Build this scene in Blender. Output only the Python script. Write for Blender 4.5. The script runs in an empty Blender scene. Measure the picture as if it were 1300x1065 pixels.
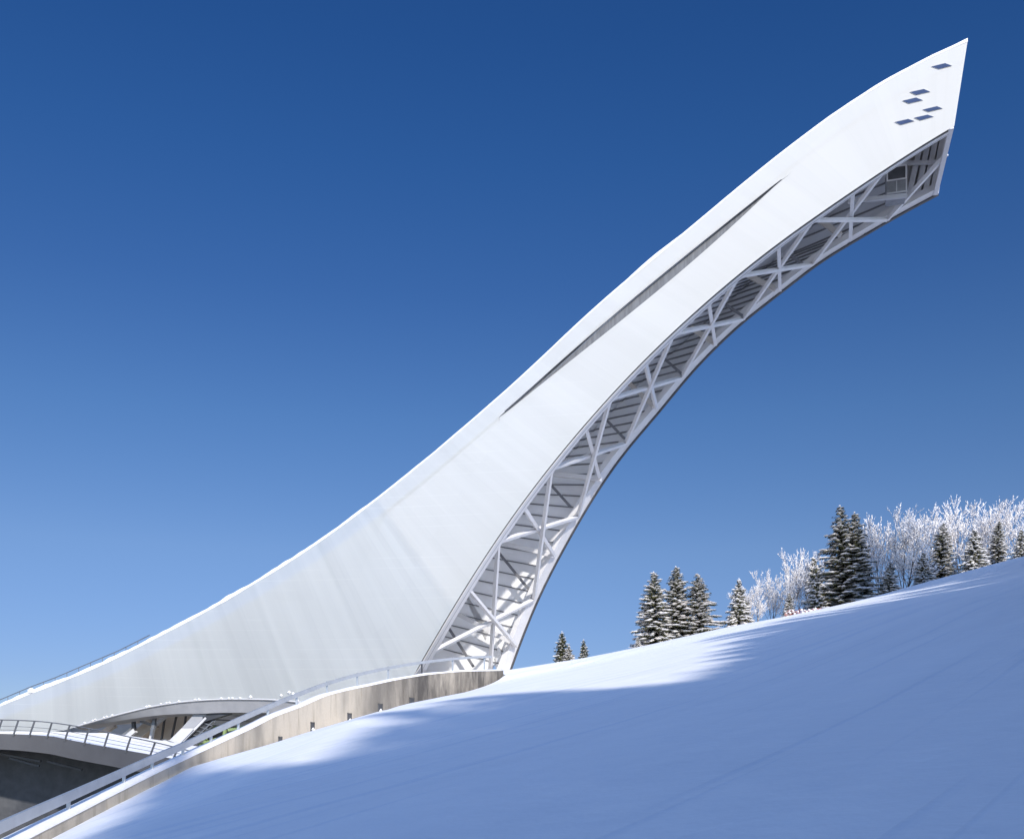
import bpy, math, random
from mathutils import Vector, Matrix, noise
C = bpy.context
scn = C.scene
col = scn.collection
V = Vector
R = math.radians

# ------------------------------------------------------------------ helpers
def link(o, parent=None):
    col.objects.link(o)
    if parent: o.parent = parent
    return o

class MB:
    """collects faces of ONE mesh"""
    def __init__(s): s.v = []; s.f = []; s.uv = None
    def quad(s, a, b, c, d):
        n = len(s.v); s.v += [tuple(a), tuple(b), tuple(c), tuple(d)]; s.f.append((n, n+1, n+2, n+3))
    def tri(s, a, b, c):
        n = len(s.v); s.v += [tuple(a), tuple(b), tuple(c)]; s.f.append((n, n+1, n+2))
    def hexa(s, p):
        n = len(s.v); s.v += [tuple(q) for q in p]
        for f in ((0,3,2,1),(4,5,6,7),(0,1,5,4),(1,2,6,5),(2,3,7,6),(3,0,4,7)):
            s.f.append(tuple(n+i for i in f))
    def box(s, c, ax, ay, az):
        c, ax, ay, az = V(c), V(ax), V(ay), V(az)
        s.hexa([c-ax-ay-az, c+ax-ay-az, c+ax+ay-az, c-ax+ay-az, c-ax-ay+az, c+ax-ay+az, c+ax+ay+az, c-ax+ay+az])
    def beam(s, p, q, w, h, up=(0,0,1)):
        """bar from p to q: w across, h along 'up'"""
        p, q = V(p), V(q); d = q-p
        if d.length < 1e-6: return
        x = d.cross(V(up))
        if x.length < 1e-4: x = d.cross(V((1,0,0)))
        x.normalize(); z = x.cross(d).normalized()
        x = x*w/2; z = z*h/2
        s.hexa([p-x-z, p+x-z, p+x+z, p-x+z, q-x-z, q+x-z, q+x+z, q-x+z])
    def tube(s, pts, radii, n=6, cap=True):
        pts = [V(p) for p in pts]
        base = len(s.v); m = len(pts)
        up = V((0,0,1))
        for i, p in enumerate(pts):
            d = (pts[min(i+1, m-1)] - pts[max(i-1, 0)])
            if d.length < 1e-9: d = V((0,0,1))
            d.normalize()
            a = d.cross(up)
            if a.length < 1e-3: a = d.cross(V((1,0,0)))
            a.normalize(); b = d.cross(a)
            r = radii[i] if hasattr(radii, '__len__') else radii
            for k in range(n):
                t = 2*math.pi*k/n
                s.v.append(tuple(p + a*(math.cos(t)*r) + b*(math.sin(t)*r)))
        for i in range(m-1):
            for k in range(n):
                k2 = (k+1) % n
                s.f.append((base+i*n+k, base+i*n+k2, base+(i+1)*n+k2, base+(i+1)*n+k))
        if cap:
            s.f.append(tuple(base+k for k in range(n))[::-1])
            s.f.append(tuple(base+(m-1)*n+k for k in range(n)))
    def strip(s, rows, close=False):
        """rows: lists of points of equal length"""
        base = len(s.v); n = len(rows[0])
        for r in rows: s.v += [tuple(p) for p in r]
        for i in range(len(rows)-1):
            for k in range(n if close else n-1):
                k2 = (k+1) % n
                s.f.append((base+i*n+k, base+i*n+k2, base+(i+1)*n+k2, base+(i+1)*n+k))
    def blob(s, c, ax, ay, az, rnd, n=5):
        """small lumpy pillow"""
        c = V(c); base = len(s.v)
        s.v.append(tuple(c + az*(.9+.2*rnd.random())))
        for k in range(n):
            t = 2*math.pi*(k+rnd.random()*.5)/n; j = .75+.5*rnd.random()
            s.v.append(tuple(c + ax*(math.cos(t)*j) + ay*(math.sin(t)*j) + az*(.1*rnd.random())))
        s.v.append(tuple(c - az*.55))
        for k in range(n):
            k2 = (k+1) % n
            s.f.append((base, base+1+k, base+1+k2)); s.f.append((base+n+1, base+1+k2, base+1+k))
    def mesh(s, name, mat, smooth=False):
        me = bpy.data.meshes.new(name); me.from_pydata(s.v, [], s.f); me.update()
        if mat: me.materials.append(mat)
        if smooth: me.polygons.foreach_set('use_smooth', [True]*len(me.polygons))
        return me
    def build(s, name, mat, parent=None, smooth=False):
        return link(bpy.data.objects.new(name, s.mesh(name, mat, smooth)), parent)

def rel(o, parent):
    """parent while keeping world coordinates (parent carries a location only)"""
    o.parent = parent; o.location = -parent.location
    return o
def thing(name, label, cat, loc=(0,0,0), group=None):
    o = bpy.data.objects.new(name, None); link(o); o.location = loc
    o.empty_display_size = .5
    o['label'] = label; o['category'] = cat
    if group: o['group'] = group
    return o
def struct(o): o['kind'] = 'structure'; return o
def part(mb, name, mat, parent, smooth=False):
    o = mb.build(name, mat, None, smooth)
    p = parent; off = V((0,0,0))
    while p: off += p.location; p = p.parent
    o.parent = parent; o.location = -off
    return o

def lerp(a, b, t): return a+(b-a)*t
def interp(xs, ys, x):
    if x <= xs[0]: return ys[0]
    for i in range(len(xs)-1):
        if x <= xs[i+1]:
            return lerp(ys[i], ys[i+1], (x-xs[i])/(xs[i+1]-xs[i]))
    return ys[-1]
def pchip(xs, ys):
    n = len(xs); h = [xs[i+1]-xs[i] for i in range(n-1)]; d = [(ys[i+1]-ys[i])/h[i] for i in range(n-1)]
    m = [0.0]*n; m[0] = d[0]; m[-1] = d[-1]
    for i in range(1, n-1):
        if d[i-1]*d[i] > 0:
            w1 = 2*h[i]+h[i-1]; w2 = h[i]+2*h[i-1]
            m[i] = (w1+w2)/(w1/d[i-1]+w2/d[i])
    def f(x):
        if x <= xs[0]: return ys[0]+m[0]*(x-xs[0])
        if x >= xs[-1]: return ys[-1]+m[-1]*(x-xs[-1])
        i = 0
        while x > xs[i+1]: i += 1
        t = (x-xs[i])/h[i]; t2 = t*t; t3 = t2*t
        return (2*t3-3*t2+1)*ys[i]+(t3-2*t2+t)*h[i]*m[i]+(-2*t3+3*t2)*ys[i+1]+(t3-t2)*h[i]*m[i+1]
    return f

import numpy as np
def smooth_curve(xs, ys, h, hi=None):
    """local quadratic fit through surveyed points: an even, fair curve"""
    f = pchip(xs, ys); X = np.linspace(xs[0], xs[-1], 300); Y = np.array([f(x) for x in X]); out = []
    for x in X:
        hh = max(h*.35, min(h, max(x-xs[0], 0)+h*.35, max(xs[-1]-x, 0)+h*.35))
        w_ = np.exp(-.5*((X-x)/hh)**2); A = np.stack([np.ones_like(X), X-x, (X-x)**2], 1)*w_[:,None]**.5
        out.append(float(np.linalg.lstsq(A, Y*w_**.5, rcond=None)[0][0]))
    return pchip([float(x) for x in X], out)

# ------------------------------------------------------------------ materials
def mat(name):
    m = bpy.data.materials.new(name); m.use_nodes = True
    nt = m.node_tree; b = nt.nodes['Principled BSDF']
    return m, nt, b
def N(nt, t, **kw):
    n = nt.nodes.new(t)
    for k, v in kw.items(): setattr(n, k, v)
    return n
def mathn(nt, op, a, b=None, c=None):
    n = N(nt, 'ShaderNodeMath', operation=op)
    for i, x in enumerate((a, b, c)):
        if x is None: continue
        if isinstance(x, (int, float)): n.inputs[i].default_value = x
        else: nt.links.new(x, n.inputs[i])
    return n.outputs[0]
def mixc(nt, fac, a, b, mode='MIX'):
    n = N(nt, 'ShaderNodeMix', data_type='RGBA', blend_type=mode)
    for i, x in ((0, fac), (6, a), (7, b)):
        if isinstance(x, (int, float)): n.inputs[i].default_value = x
        elif isinstance(x, tuple): n.inputs[i].default_value = (*x, 1)
        else: nt.links.new(x, n.inputs[i])
    return n.outputs[2]
def noisen(nt, vec, scale, detail=4, rough=.55):
    n = N(nt, 'ShaderNodeTexNoise'); n.inputs['Scale'].default_value = scale
    n.inputs['Detail'].default_value = detail; n.inputs['Roughness'].default_value = rough
    if vec is not None: nt.links.new(vec, n.inputs['Vector'])
    return n.outputs['Fac']
def ramp(nt, fac, stops):
    n = N(nt, 'ShaderNodeValToRGB'); e = n.color_ramp.elements
    while len(e) < len(stops): e.new(.5)
    for i, (p, c) in enumerate(stops):
        e[i].position = p; e[i].color = (*c, 1) if len(c) == 3 else c
    nt.links.new(fac, n.inputs[0]); return n.outputs[0]
def obj_co(nt): return N(nt, 'ShaderNodeTexCoord').outputs['Object']
def mapping(nt, vec, scale=(1,1,1), rot=(0,0,0), loc=(0,0,0)):
    n = N(nt, 'ShaderNodeMapping'); n.inputs['Scale'].default_value = scale
    n.inputs['Rotation'].default_value = rot; n.inputs['Location'].default_value = loc
    nt.links.new(vec, n.inputs['Vector']); return n.outputs[0]
def bump(nt, b, h, strength, dist):
    n = N(nt, 'ShaderNodeBump'); n.inputs['Strength'].default_value = strength; n.inputs['Distance'].default_value = dist
    nt.links.new(h, n.inputs['Height']); nt.links.new(n.outputs[0], b.inputs['Normal'])

def noisy(name, c1, c2, scale=2.0, rough=.6, metal=0, bmp=0, stretch=(1,1,1)):
    m, nt, b = mat(name)
    co = mapping(nt, obj_co(nt), stretch)
    f = noisen(nt, co, scale)
    nt.links.new(mixc(nt, ramp(nt, f, [(.3, (0,0,0)), (.7, (1,1,1))]), c1, c2), b.inputs['Base Color'])
    b.inputs['Roughness'].default_value = rough; b.inputs['Metallic'].default_value = metal
    if bmp: bump(nt, b, f, bmp, .05)
    return m

def snow_ground_mat():
    m, nt, b = mat('groomed_snow')
    co = obj_co(nt)
    # ski tracks across the slope: noise stretched along the track direction
    turn = lambda deg, sc: mapping(nt, mapping(nt, co, (1,1,1), (0,0,R(-deg))), sc)
    tr = turn(50, (.03, .75, .1))
    t1 = noisen(nt, tr, 1.0, 3, .6)
    tr2 = turn(53, (.035, 2.3, .1))
    t2 = noisen(nt, tr2, 1.0, 2, .5)
    tr3 = turn(28, (.05, 1.6, .1))
    t3 = noisen(nt, tr3, 1.0, 2, .5)
    lumps = noisen(nt, co, .45, 5, .55)
    fine = noisen(nt, co, 9, 4, .6)
    lines = ramp(nt, t2, [(.36, (0,0,0)), (.42, (1,1,1))])
    lines3 = ramp(nt, t3, [(.34, (0,0,0)), (.38, (1,1,1))])
    h = mathn(nt, 'ADD', mathn(nt, 'MULTIPLY', t1, .5), mathn(nt, 'MULTIPLY', lumps, .9))
    h = mathn(nt, 'ADD', h, mathn(nt, 'MULTIPLY', fine, .045))
    h = mathn(nt, 'ADD', h, mathn(nt, 'MULTIPLY', lines, .10))
    h = mathn(nt, 'ADD', h, mathn(nt, 'MULTIPLY', lines3, .05))
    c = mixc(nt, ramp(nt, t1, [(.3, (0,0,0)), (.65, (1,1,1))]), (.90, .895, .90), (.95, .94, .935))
    c = mixc(nt, mathn(nt, 'MULTIPLY', mathn(nt, 'SUBTRACT', 1, lines), .36), c, (.70, .75, .83))  # groove shade of the tracks painted in as darker, bluer snow
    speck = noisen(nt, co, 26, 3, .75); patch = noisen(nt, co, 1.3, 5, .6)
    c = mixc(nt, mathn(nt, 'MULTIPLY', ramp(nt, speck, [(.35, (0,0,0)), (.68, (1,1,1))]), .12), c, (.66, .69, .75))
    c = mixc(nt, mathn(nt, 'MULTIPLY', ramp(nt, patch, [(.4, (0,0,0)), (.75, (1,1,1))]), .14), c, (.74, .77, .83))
    nt.links.new(c, b.inputs['Base Color'])
    b.inputs['Roughness'].default_value = .85; b.inputs['Specular IOR Level'].default_value = .15
    bump(nt, b, h, .35, .25)
    return m

def cladding_mat(far=False):
    m, nt, b = mat('mesh_cladding')
    uv = N(nt, 'ShaderNodeUVMap', uv_map='UVMap').outputs[0]
    sx = N(nt, 'ShaderNodeSeparateXYZ'); nt.links.new(uv, sx.inputs[0])
    u, v = sx.outputs[0], sx.outputs[1]
    def cells(wu, wv, off):
        cu = mathn(nt, 'FLOOR', mathn(nt, 'DIVIDE', mathn(nt, 'ADD', u, off), wu))
        cv = mathn(nt, 'FLOOR', mathn(nt, 'DIVIDE', v, wv)) if wv else 0.0
        cb = N(nt, 'ShaderNodeCombineXYZ')
        nt.links.new(cu, cb.inputs[0])
        if wv: nt.links.new(cv, cb.inputs[1])
        cb.inputs[2].default_value = off
        w = N(nt, 'ShaderNodeTexWhiteNoise', noise_dimensions='3D'); nt.links.new(cb.outputs[0], w.inputs['Vector'])
        return w.outputs['Value']
    a = cells(2.4, 0, .3); b2 = cells(.6, 0, 1.7); c3 = cells(1.2, 5.0, 5.1)
    streak = noisen(nt, mapping(nt, uv, (1.6, .06, 1)), 1.0, 4, .6)
    blot = noisen(nt, mapping(nt, uv, (.08, .1, 1)), 1.0, 3, .5)
    tot = mathn(nt, 'ADD', mathn(nt, 'MULTIPLY', a, .30), mathn(nt, 'MULTIPLY', b2, .18))
    tot = mathn(nt, 'ADD', tot, mathn(nt, 'MULTIPLY', c3, .14))
    tot = mathn(nt, 'ADD', tot, mathn(nt, 'MULTIPLY', streak, .55))
    tot = mathn(nt, 'ADD', tot, mathn(nt, 'MULTIPLY', blot, .35))      # about .75 in the middle
    stain = ramp(nt, noisen(nt, mapping(nt, uv, (.55, .035, 1), (0,0,0), (3.1,0,0)), 1.0, 5, .65), [(.60, (0,0,0)), (.72, (1,1,1))])
    # whiter along u: denser mesh, plus the wall's twist and fold shading painted in
    at = N(nt, 'ShaderNodeAttribute', attribute_name='white'); wfac = at.outputs['Fac']
    lo = mixc(nt, ramp(nt, tot, [(.45, (0,0,0)), (1.05, (1,1,1))]), (.585, .595, .565), (.715, .725, .685))
    hi = mixc(nt, ramp(nt, tot, [(.35, (0,0,0)), (1.0, (1,1,1))]), (.565, .54, .49), (.605, .58, .53))
    c = mixc(nt, wfac, lo, hi)
    c = mixc(nt, mathn(nt, 'MULTIPLY', mathn(nt, 'MULTIPLY', stain, .32), mathn(nt, 'SUBTRACT', 1.0, wfac)), c, (.47, .51, .45))
    # sheet joints
    def line(x, w, wid):
        fr = mathn(nt, 'FRACT', mathn(nt, 'DIVIDE', x, w))
        return mathn(nt, 'LESS_THAN', fr, wid/w)
    oz = N(nt, 'ShaderNodeSeparateXYZ'); nt.links.new(obj_co(nt), oz.inputs[0])
    zz = mathn(nt, 'ADD', oz.outputs[2], mathn(nt, 'MULTIPLY', oz.outputs[0], .03))
    jl = mathn(nt, 'MULTIPLY', line(zz, .85, .07), mathn(nt, 'SUBTRACT', 1.0, wfac))
    jitter = ramp(nt, noisen(nt, mapping(nt, obj_co(nt), (.12, .12, .6)), 1.0, 2), [(.45, (0,0,0)), (.6, (1,1,1))])
    c = mixc(nt, mathn(nt, 'MULTIPLY', mathn(nt, 'MULTIPLY', jl, jitter), .30), c, (.92, .92, .86))
    jd = mathn(nt, 'MULTIPLY', line(u, 1.2, .03), mathn(nt, 'SUBTRACT', 1.0, mathn(nt, 'MULTIPLY', wfac, .55)))
    c = mixc(nt, mathn(nt, 'MULTIPLY', jd, .14), c, (.3, .33, .38))
    nt.links.new(c, b.inputs['Base Color'])
    b.inputs['Roughness'].default_value = .55; b.inputs['Specular IOR Level'].default_value = .25
    # the woven sheets of the lower ramp let some daylight through
    tr = N(nt, 'ShaderNodeBsdfTranslucent'); tr.inputs['Color'].default_value = (.9, .9, .9, 1)
    ms = N(nt, 'ShaderNodeMixShader')
    nt.links.new(mathn(nt, 'MULTIPLY', mathn(nt, 'SUBTRACT', 1.0, mathn(nt, 'MULTIPLY', wfac, .65)), .50), ms.inputs[0])
    nt.links.new(b.outputs[0], ms.inputs[1]); nt.links.new(tr.outputs[0], ms.inputs[2])
    nt.links.new(ms.outputs[0], nt.nodes['Material Output'].inputs['Surface'])
    return m

def concrete_mat():
    m, nt, b = mat('stained_concrete')
    co = obj_co(nt)
    drip = noisen(nt, mapping(nt, co, (.8, .8, .22)), 1.0, 6, .7)
    drip2 = noisen(nt, mapping(nt, co, (2.6, 2.6, .30)), 1.0, 4, .65)
    big = noisen(nt, mapping(nt, co, (1, 1, .45)), .28, 3, .55)
    grain = noisen(nt, co, 9, 5, .6)
    c = mixc(nt, grain, (.52, .455, .36), (.64, .565, .465))
    c = mixc(nt, mathn(nt, 'MULTIPLY', ramp(nt, drip, [(.54, (0,0,0)), (.78, (1,1,1))]), .5), c, (.20, .17, .12))
    c = mixc(nt, mathn(nt, 'MULTIPLY', ramp(nt, drip2, [(.55, (0,0,0)), (.75, (1,1,1))]), .55), c, (.24, .19, .11))
    c = mixc(nt, mathn(nt, 'MULTIPLY', ramp(nt, big, [(.48, (0,0,0)), (.64, (1,1,1))]), .62), c, (.16, .15, .135))
    # uphill end: stains, plus the trees' shade painted into the colour
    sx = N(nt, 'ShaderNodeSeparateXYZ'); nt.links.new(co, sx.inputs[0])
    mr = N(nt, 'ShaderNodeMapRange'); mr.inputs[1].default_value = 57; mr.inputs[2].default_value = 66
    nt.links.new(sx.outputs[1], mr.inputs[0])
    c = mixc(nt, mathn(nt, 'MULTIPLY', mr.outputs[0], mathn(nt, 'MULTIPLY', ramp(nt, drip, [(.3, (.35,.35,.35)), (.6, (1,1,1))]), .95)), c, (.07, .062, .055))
    nt.links.new(c, b.inputs['Base Color']); b.inputs['Roughness'].default_value = .9
    bump(nt, b, grain, .3, .03)
    return m

def foliage_mat():
    m, nt, b = mat('spruce_needles')
    oi = N(nt, 'ShaderNodeObjectInfo').outputs['Random']
    f = noisen(nt, obj_co(nt), 1.6, 4, .7)
    c = ramp(nt, f, [(.28, (.024, .032, .014)), (.5, (.068, .070, .026)), (.72, (.13, .12, .045))])
    nt.links.new(c, b.inputs['Base Color']); b.inputs['Roughness'].default_value = .8
    return m

M = {}
M['snow'] = snow_ground_mat()
M['snowcap'] = noisy('fresh_snow', (.90,.88,.87), (.95,.93,.92), 3, .85, bmp=.25)
M['treesnow'] = noisy('snow_on_branches', (.80,.76,.73), (.93,.89,.86), 4, .9)
M['frost'] = noisy('frosted_twigs', (.17,.125,.10), (.44,.385,.35), 3.2, .9)
M['clad'] = cladding_mat()
M['clad_in'] = noisy('cladding_inside', (.80,.79,.79), (.88,.87,.87), .35, .6)
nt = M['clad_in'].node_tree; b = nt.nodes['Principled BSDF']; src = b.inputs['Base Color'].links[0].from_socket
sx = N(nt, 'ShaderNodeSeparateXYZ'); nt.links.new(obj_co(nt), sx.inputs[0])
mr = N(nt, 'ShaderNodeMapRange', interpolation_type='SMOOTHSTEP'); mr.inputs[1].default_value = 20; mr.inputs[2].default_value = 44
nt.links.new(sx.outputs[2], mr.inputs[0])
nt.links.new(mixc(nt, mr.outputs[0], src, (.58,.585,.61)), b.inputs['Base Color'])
M['steel'] = noisy('white_painted_steel', (.60,.58,.57), (.67,.65,.64), 1.1, .45)
M['steel_grey'] = noisy('grey_painted_steel', (.36,.355,.36), (.43,.42,.42), 1.1, .5)
M['batten'] = noisy('dark_girts', (.13,.13,.14), (.20,.20,.21), 1.0, .6)
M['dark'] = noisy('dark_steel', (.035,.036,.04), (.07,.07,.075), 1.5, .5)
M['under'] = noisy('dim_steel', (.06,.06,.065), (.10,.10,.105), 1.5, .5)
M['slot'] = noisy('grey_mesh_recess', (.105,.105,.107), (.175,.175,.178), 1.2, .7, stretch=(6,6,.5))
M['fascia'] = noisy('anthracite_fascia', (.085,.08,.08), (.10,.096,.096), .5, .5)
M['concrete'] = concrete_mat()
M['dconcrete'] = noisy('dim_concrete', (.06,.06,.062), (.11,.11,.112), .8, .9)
M['galv'] = noisy('galvanised_rail', (.36,.38,.40), (.44,.46,.48), 1.5, .35, .35)
M['rail'] = noisy('grey_rail', (.15,.155,.165), (.22,.225,.235), 2, .45, .3)
M['white'] = noisy('white_panel', (.62,.60,.59), (.68,.66,.65), .8, .5)
M['beige'] = noisy('beige_panel', (.34,.29,.245), (.45,.40,.345), .5, .6)
M['tan'] = noisy('sandy_steel', (.42,.375,.33), (.52,.48,.43), .7, .6)
M['green'] = noisy('lime_green_paint', (.24,.32,.13), (.31,.40,.17), 1.2, .5)
M['bark'] = noisy('bark', (.05,.038,.03), (.11,.085,.07), 3, .9)
M['needles'] = foliage_mat()
M['net'] = noisy('red_net', (.40,.15,.12), (.52,.27,.23), 2, .8)
m, nt, b = mat('window_glass'); b.inputs['Base Color'].default_value = (.035,.05,.10,1); b.inputs['Roughness'].default_value = .12
b.inputs['Specular IOR Level'].default_value = .5
nt.links.new(mixc(nt, noisen(nt, obj_co(nt), .9), (.03,.042,.085), (.05,.07,.13)), b.inputs['Base Color']); M['glass'] = m
m, nt, b = mat('hall_glass'); b.inputs['Roughness'].default_value = .1
nt.links.new(mixc(nt, noisen(nt, obj_co(nt), .35), (.16,.20,.28), (.42,.48,.58)), b.inputs['Base Color']); M['hallglass'] = m

# ------------------------------------------------------------------ camera
F = 1300.0; HZ = 970.0; CX = 650.0
cam = bpy.data.cameras.new('camera'); co = bpy.data.objects.new('camera', cam); link(co)
co.location = (0,0,0); co.rotation_euler = (R(90), 0, 0)
cam.sensor_width = 36; cam.lens = 36; cam.shift_y = (HZ-532.5)/1300
cam.clip_start = .1; cam.clip_end = 20000
scn.camera = co
scn.render.resolution_x = 1024; scn.render.resolution_y = 838
def ray(px, py): return V(((px-CX)/F, 1.0, (HZ-py)/F))
def at(px, py, Y): return ray(px, py)*Y
def onplane(px, py, n, D):
    r = ray(px, py); return r*(D/(r.x*n.x+r.y*n.y))

# ------------------------------------------------------------------ light
SUN_AZ, SUN_EL = R(160), R(26)
S = V((math.sin(SUN_AZ)*math.cos(SUN_EL), math.cos(SUN_AZ)*math.cos(SUN_EL), math.sin(SUN_EL)))
sun = bpy.data.lights.new('sun', 'SUN'); sun.energy = 5.0; sun.angle = R(1.4); sun.color = (1, .965, .91)
so = bpy.data.objects.new('sun', sun); link(so); so.rotation_euler = S.to_track_quat('Z', 'Y').to_euler(); so.location = S*200
w = bpy.data.worlds.new('World'); scn.world = w; w.use_nodes = True
nt = w.node_tree; bg = nt.nodes['Background']
sky = nt.nodes.new('ShaderNodeTexSky'); sky.sky_type = 'NISHITA'; sky.sun_disc = False
sky.sun_elevation = SUN_EL; sky.sun_rotation = SUN_AZ
sky.altitude = 400; sky.air_density = 1.0; sky.dust_density = 0.0; sky.ozone_density = 2.5
# a polarising filter's deep blue: tint by height above the horizon (direction only)
tc = nt.nodes.new('ShaderNodeTexCoord'); sp = nt.nodes.new('ShaderNodeSeparateXYZ')
nt.links.new(tc.outputs['Generated'], sp.inputs[0])
tint = ramp(nt, sp.outputs[2], [(0.0, (.45,.53,.82)), (.083, (.49,.557,.83)), (.2, (.60,.69,.90)), (.316, (.47,.67,.935)), (.417, (.33,.58,.93)), (.506, (.25,.555,.95)), (.58, (.21,.52,.94)), (1, (.2,.5,.95))])
# ... and a much brighter sky on the sun's side of the dome
dt_ = N(nt, 'ShaderNodeVectorMath', operation='DOT_PRODUCT'); nt.links.new(tc.outputs['Generated'], dt_.inputs[0])
dt_.inputs[1].default_value = (-math.sin(SUN_AZ), -math.cos(SUN_AZ), 0)
mr = N(nt, 'ShaderNodeMapRange', interpolation_type='SMOOTHSTEP'); mr.inputs[1].default_value = -.25; mr.inputs[2].default_value = .38
nt.links.new(dt_.outputs['Value'], mr.inputs[0])
tint = mixc(nt, mr.outputs[0], (2.8,2.72,3.08), tint)
nt.links.new(mixc(nt, 1.0, sky.outputs[0], tint, 'MULTIPLY'), bg.inputs['Color'])
bg.inputs['Strength'].default_value = .10
scn.view_settings.view_transform = 'Standard'; scn.view_settings.look = 'None'
scn.view_settings.exposure = 0; scn.view_settings.gamma = 1

# ------------------------------------------------------------------ terrain
CREST = [(560,862),(640,851),(720,839),(815,820),(860,810),(920,797),(1000,782),(1060,769),(1120,755),(1200,733),(1300,706)]
YC = 90.0
def Bf(y):
    if y < 75: return .1155*y
    z = .1155*75
    if y < 90: t = y-75; return z+.1155*t-.5*.00183*t*t
    z += .1155*15-.5*.00183*225
    t = min(y, 150)-90; z += .088*t-.5*.004*t*t
    if y > 150: z += -.152*min(y-150, 250)
    return z
_sx = [YC*(px-CX)/F for px, _ in CREST]
_sz = [YC*(HZ-py)/F+1.7-Bf(YC) for _, py in CREST]
_S = pchip(_sx, _sz)
def Sf(x):
    if x < -6: return _S(-6)+.26*(max(x, -70)+6)
    if x > 45: return _S(45)+.235*(min(x, 160)-45)
    return _S(x)
def base_z(x, y): return -1.7+Sf(x)+Bf(y)

# plan of the concrete wall: (pixel column, distance)
WPX = [(238,39.0),(300,44.5),(328,47),(355,49.3),(396,53.5),(446,58.5),(487,62.5),(525,66),(581,71.5),(622,76),(639,78)]
WBOT = [(238,974.6),(300,958.4),(328,949),(355,943.7),(396,932),(446,917.4),(487,905.7),(525,895.5),(581,881),(622,867.7),(639,858.5)]
WTOP = [(220,969.7),(248,956),(289,937),(322,921.7),(349,908),(380,896.5),(417,881),(475,867.7),(510,860.4),(548.5,854.5),(592,851),(639,850)]
wdist = pchip(*zip(*WPX)); wbot = pchip(*zip(*WBOT)); wtop = pchip(*zip(*WTOP))
# wall stations as (x, y, z foot, z top), extended past the frame towards the camera
WS = []
for i in range(60):
    px = lerp(238, 639, i/59); Y = wdist(px)
    WS.append((Y*(px-CX)/F, Y, Y*(HZ-wbot(px))/F, Y*(HZ-wtop(px))/F))
x0, y0, zf0, zt0 = WS[0]
pre = []
for Y, px, pt, pf in ((-12,None,-3.6,-4.0), (0,None,-3.2,-3.6), (9,None,-2.75,-3.1), (16,None,-2.35,-2.65), (22,0,1080,1096), (25,52,1053,1070), (28,100,1029,1045), (31,135,1011,1027), (33.5,168,994.5,1010), (36.2,203,977,993)):
    if px is None: x = -11-.06*(22-Y)+.004*(22-Y)**2; pre.append((x, Y, pf, pt))
    else: pre.append((Y*(px-CX)/F, Y, Y*(HZ-pf)/F, Y*(HZ-pt)/F))
WS = pre+WS
_wy = [s[1] for s in WS]; _wx = [s[0] for s in WS]; _wf = [s[2] for s in WS]; _wt = [s[3] for s in WS]
def wall_x(y): return interp(_wy, _wx, y)
def terrain_z(x, y):
    z = base_z(x, y)
    if y < 82:
        xw = wall_x(y); k = 1 if y < 77 else (82-y)/5
        z += (interp(_wy, _wf, y)-base_z(xw, y))*math.exp(-max(0, x-xw)/9.0)*k
    return z

mb = MB(); rows = []
ys = []; y = -90.0
while y < 420:
    ys.append(y)
    y += 6 if y < -20 else (1.5 if y < 0 else (.7 if y < 100 else (3 if y < 180 else 20)))
K = 150
for y in ys:
    xw = wall_x(y)+.15 if y <= 78 else max(-.6-(y-78)*(.05 if y < 96 else 2.4), -160)
    if 78 < y <= 96: xw = -.45-(y-78)*.1
    elif y > 96: xw = max(-2.25-(y-96)*7, -160)
    r = []
    for k in range(K+1):
        t = k/K; x = xw+(t*.25+t**3*.75)*(230-xw)
        z = terrain_z(x, y)
        z += .05*noise.noise(V((x*.12, y*.12, 3)))*min(1, max(0, (x-xw)/4))+.015*noise.noise(V((x*.5, y*.5, 1)))
        r.append((x, y, z))
    rows.append(r)
mb.strip(rows)
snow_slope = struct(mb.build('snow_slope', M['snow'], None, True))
# wide lower snowfield to the horizon
mb = MB(); mb.quad((-6000,-4000,-42), (6000,-4000,-42), (6000,8000,-42), (-6000,8000,-42))
struct(mb.build('snow_field', M['snowcap']))
# yard below the walkway, and the raised yard the ramp stands on
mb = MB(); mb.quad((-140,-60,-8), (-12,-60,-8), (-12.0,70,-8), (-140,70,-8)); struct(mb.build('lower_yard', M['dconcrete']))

# ------------------------------------------------------------------ the ski jump
WN = V((.275, .9614, 0)).normalized(); WD = 80.0       # near side wall: vertical plane
AX = V((WN.y, -WN.x, 0))                                # along the ramp, uphill
def P2(px, py):                                         # pixel -> (u, z) on the near wall
    p = onplane(px, py, WN, WD); return (p.dot(AX), p.z)
def P3(u, z, d=0.0): return AX*u+WN*(WD+d)+V((0,0,z))
TOP = [(-60,918),(0,896),(34,880),(68,868.5),(126,844),(157,830),(217,798),(254,780),(300,753),(360,717),(410,684),(470,639.5),(535,588),(594,537.5),(639,499),(700,443),(740,404),(764,381.5),(816,340),(890,278),(960,220),(1000,188),(1032,164),(1082,129.5),(1153,87),(1192,67.5),(1228.5,51.5)]
BOT = [(-60,945),(0,936),(80,927),(100,921),(130,912.5),(160,904.5),(200,895.5),(240,890),(280,887.5),(330,887.5),(380,891),(430,897),(526,855.5),(549,814),(591,746),(638,672),(683,611),(721,564),(740,543),(786,489.5),(825,449),(867,411),(908,373),(945,343),(960,329),(1040.5,272.5),(1128,211.5),(1211.5,160)]
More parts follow.
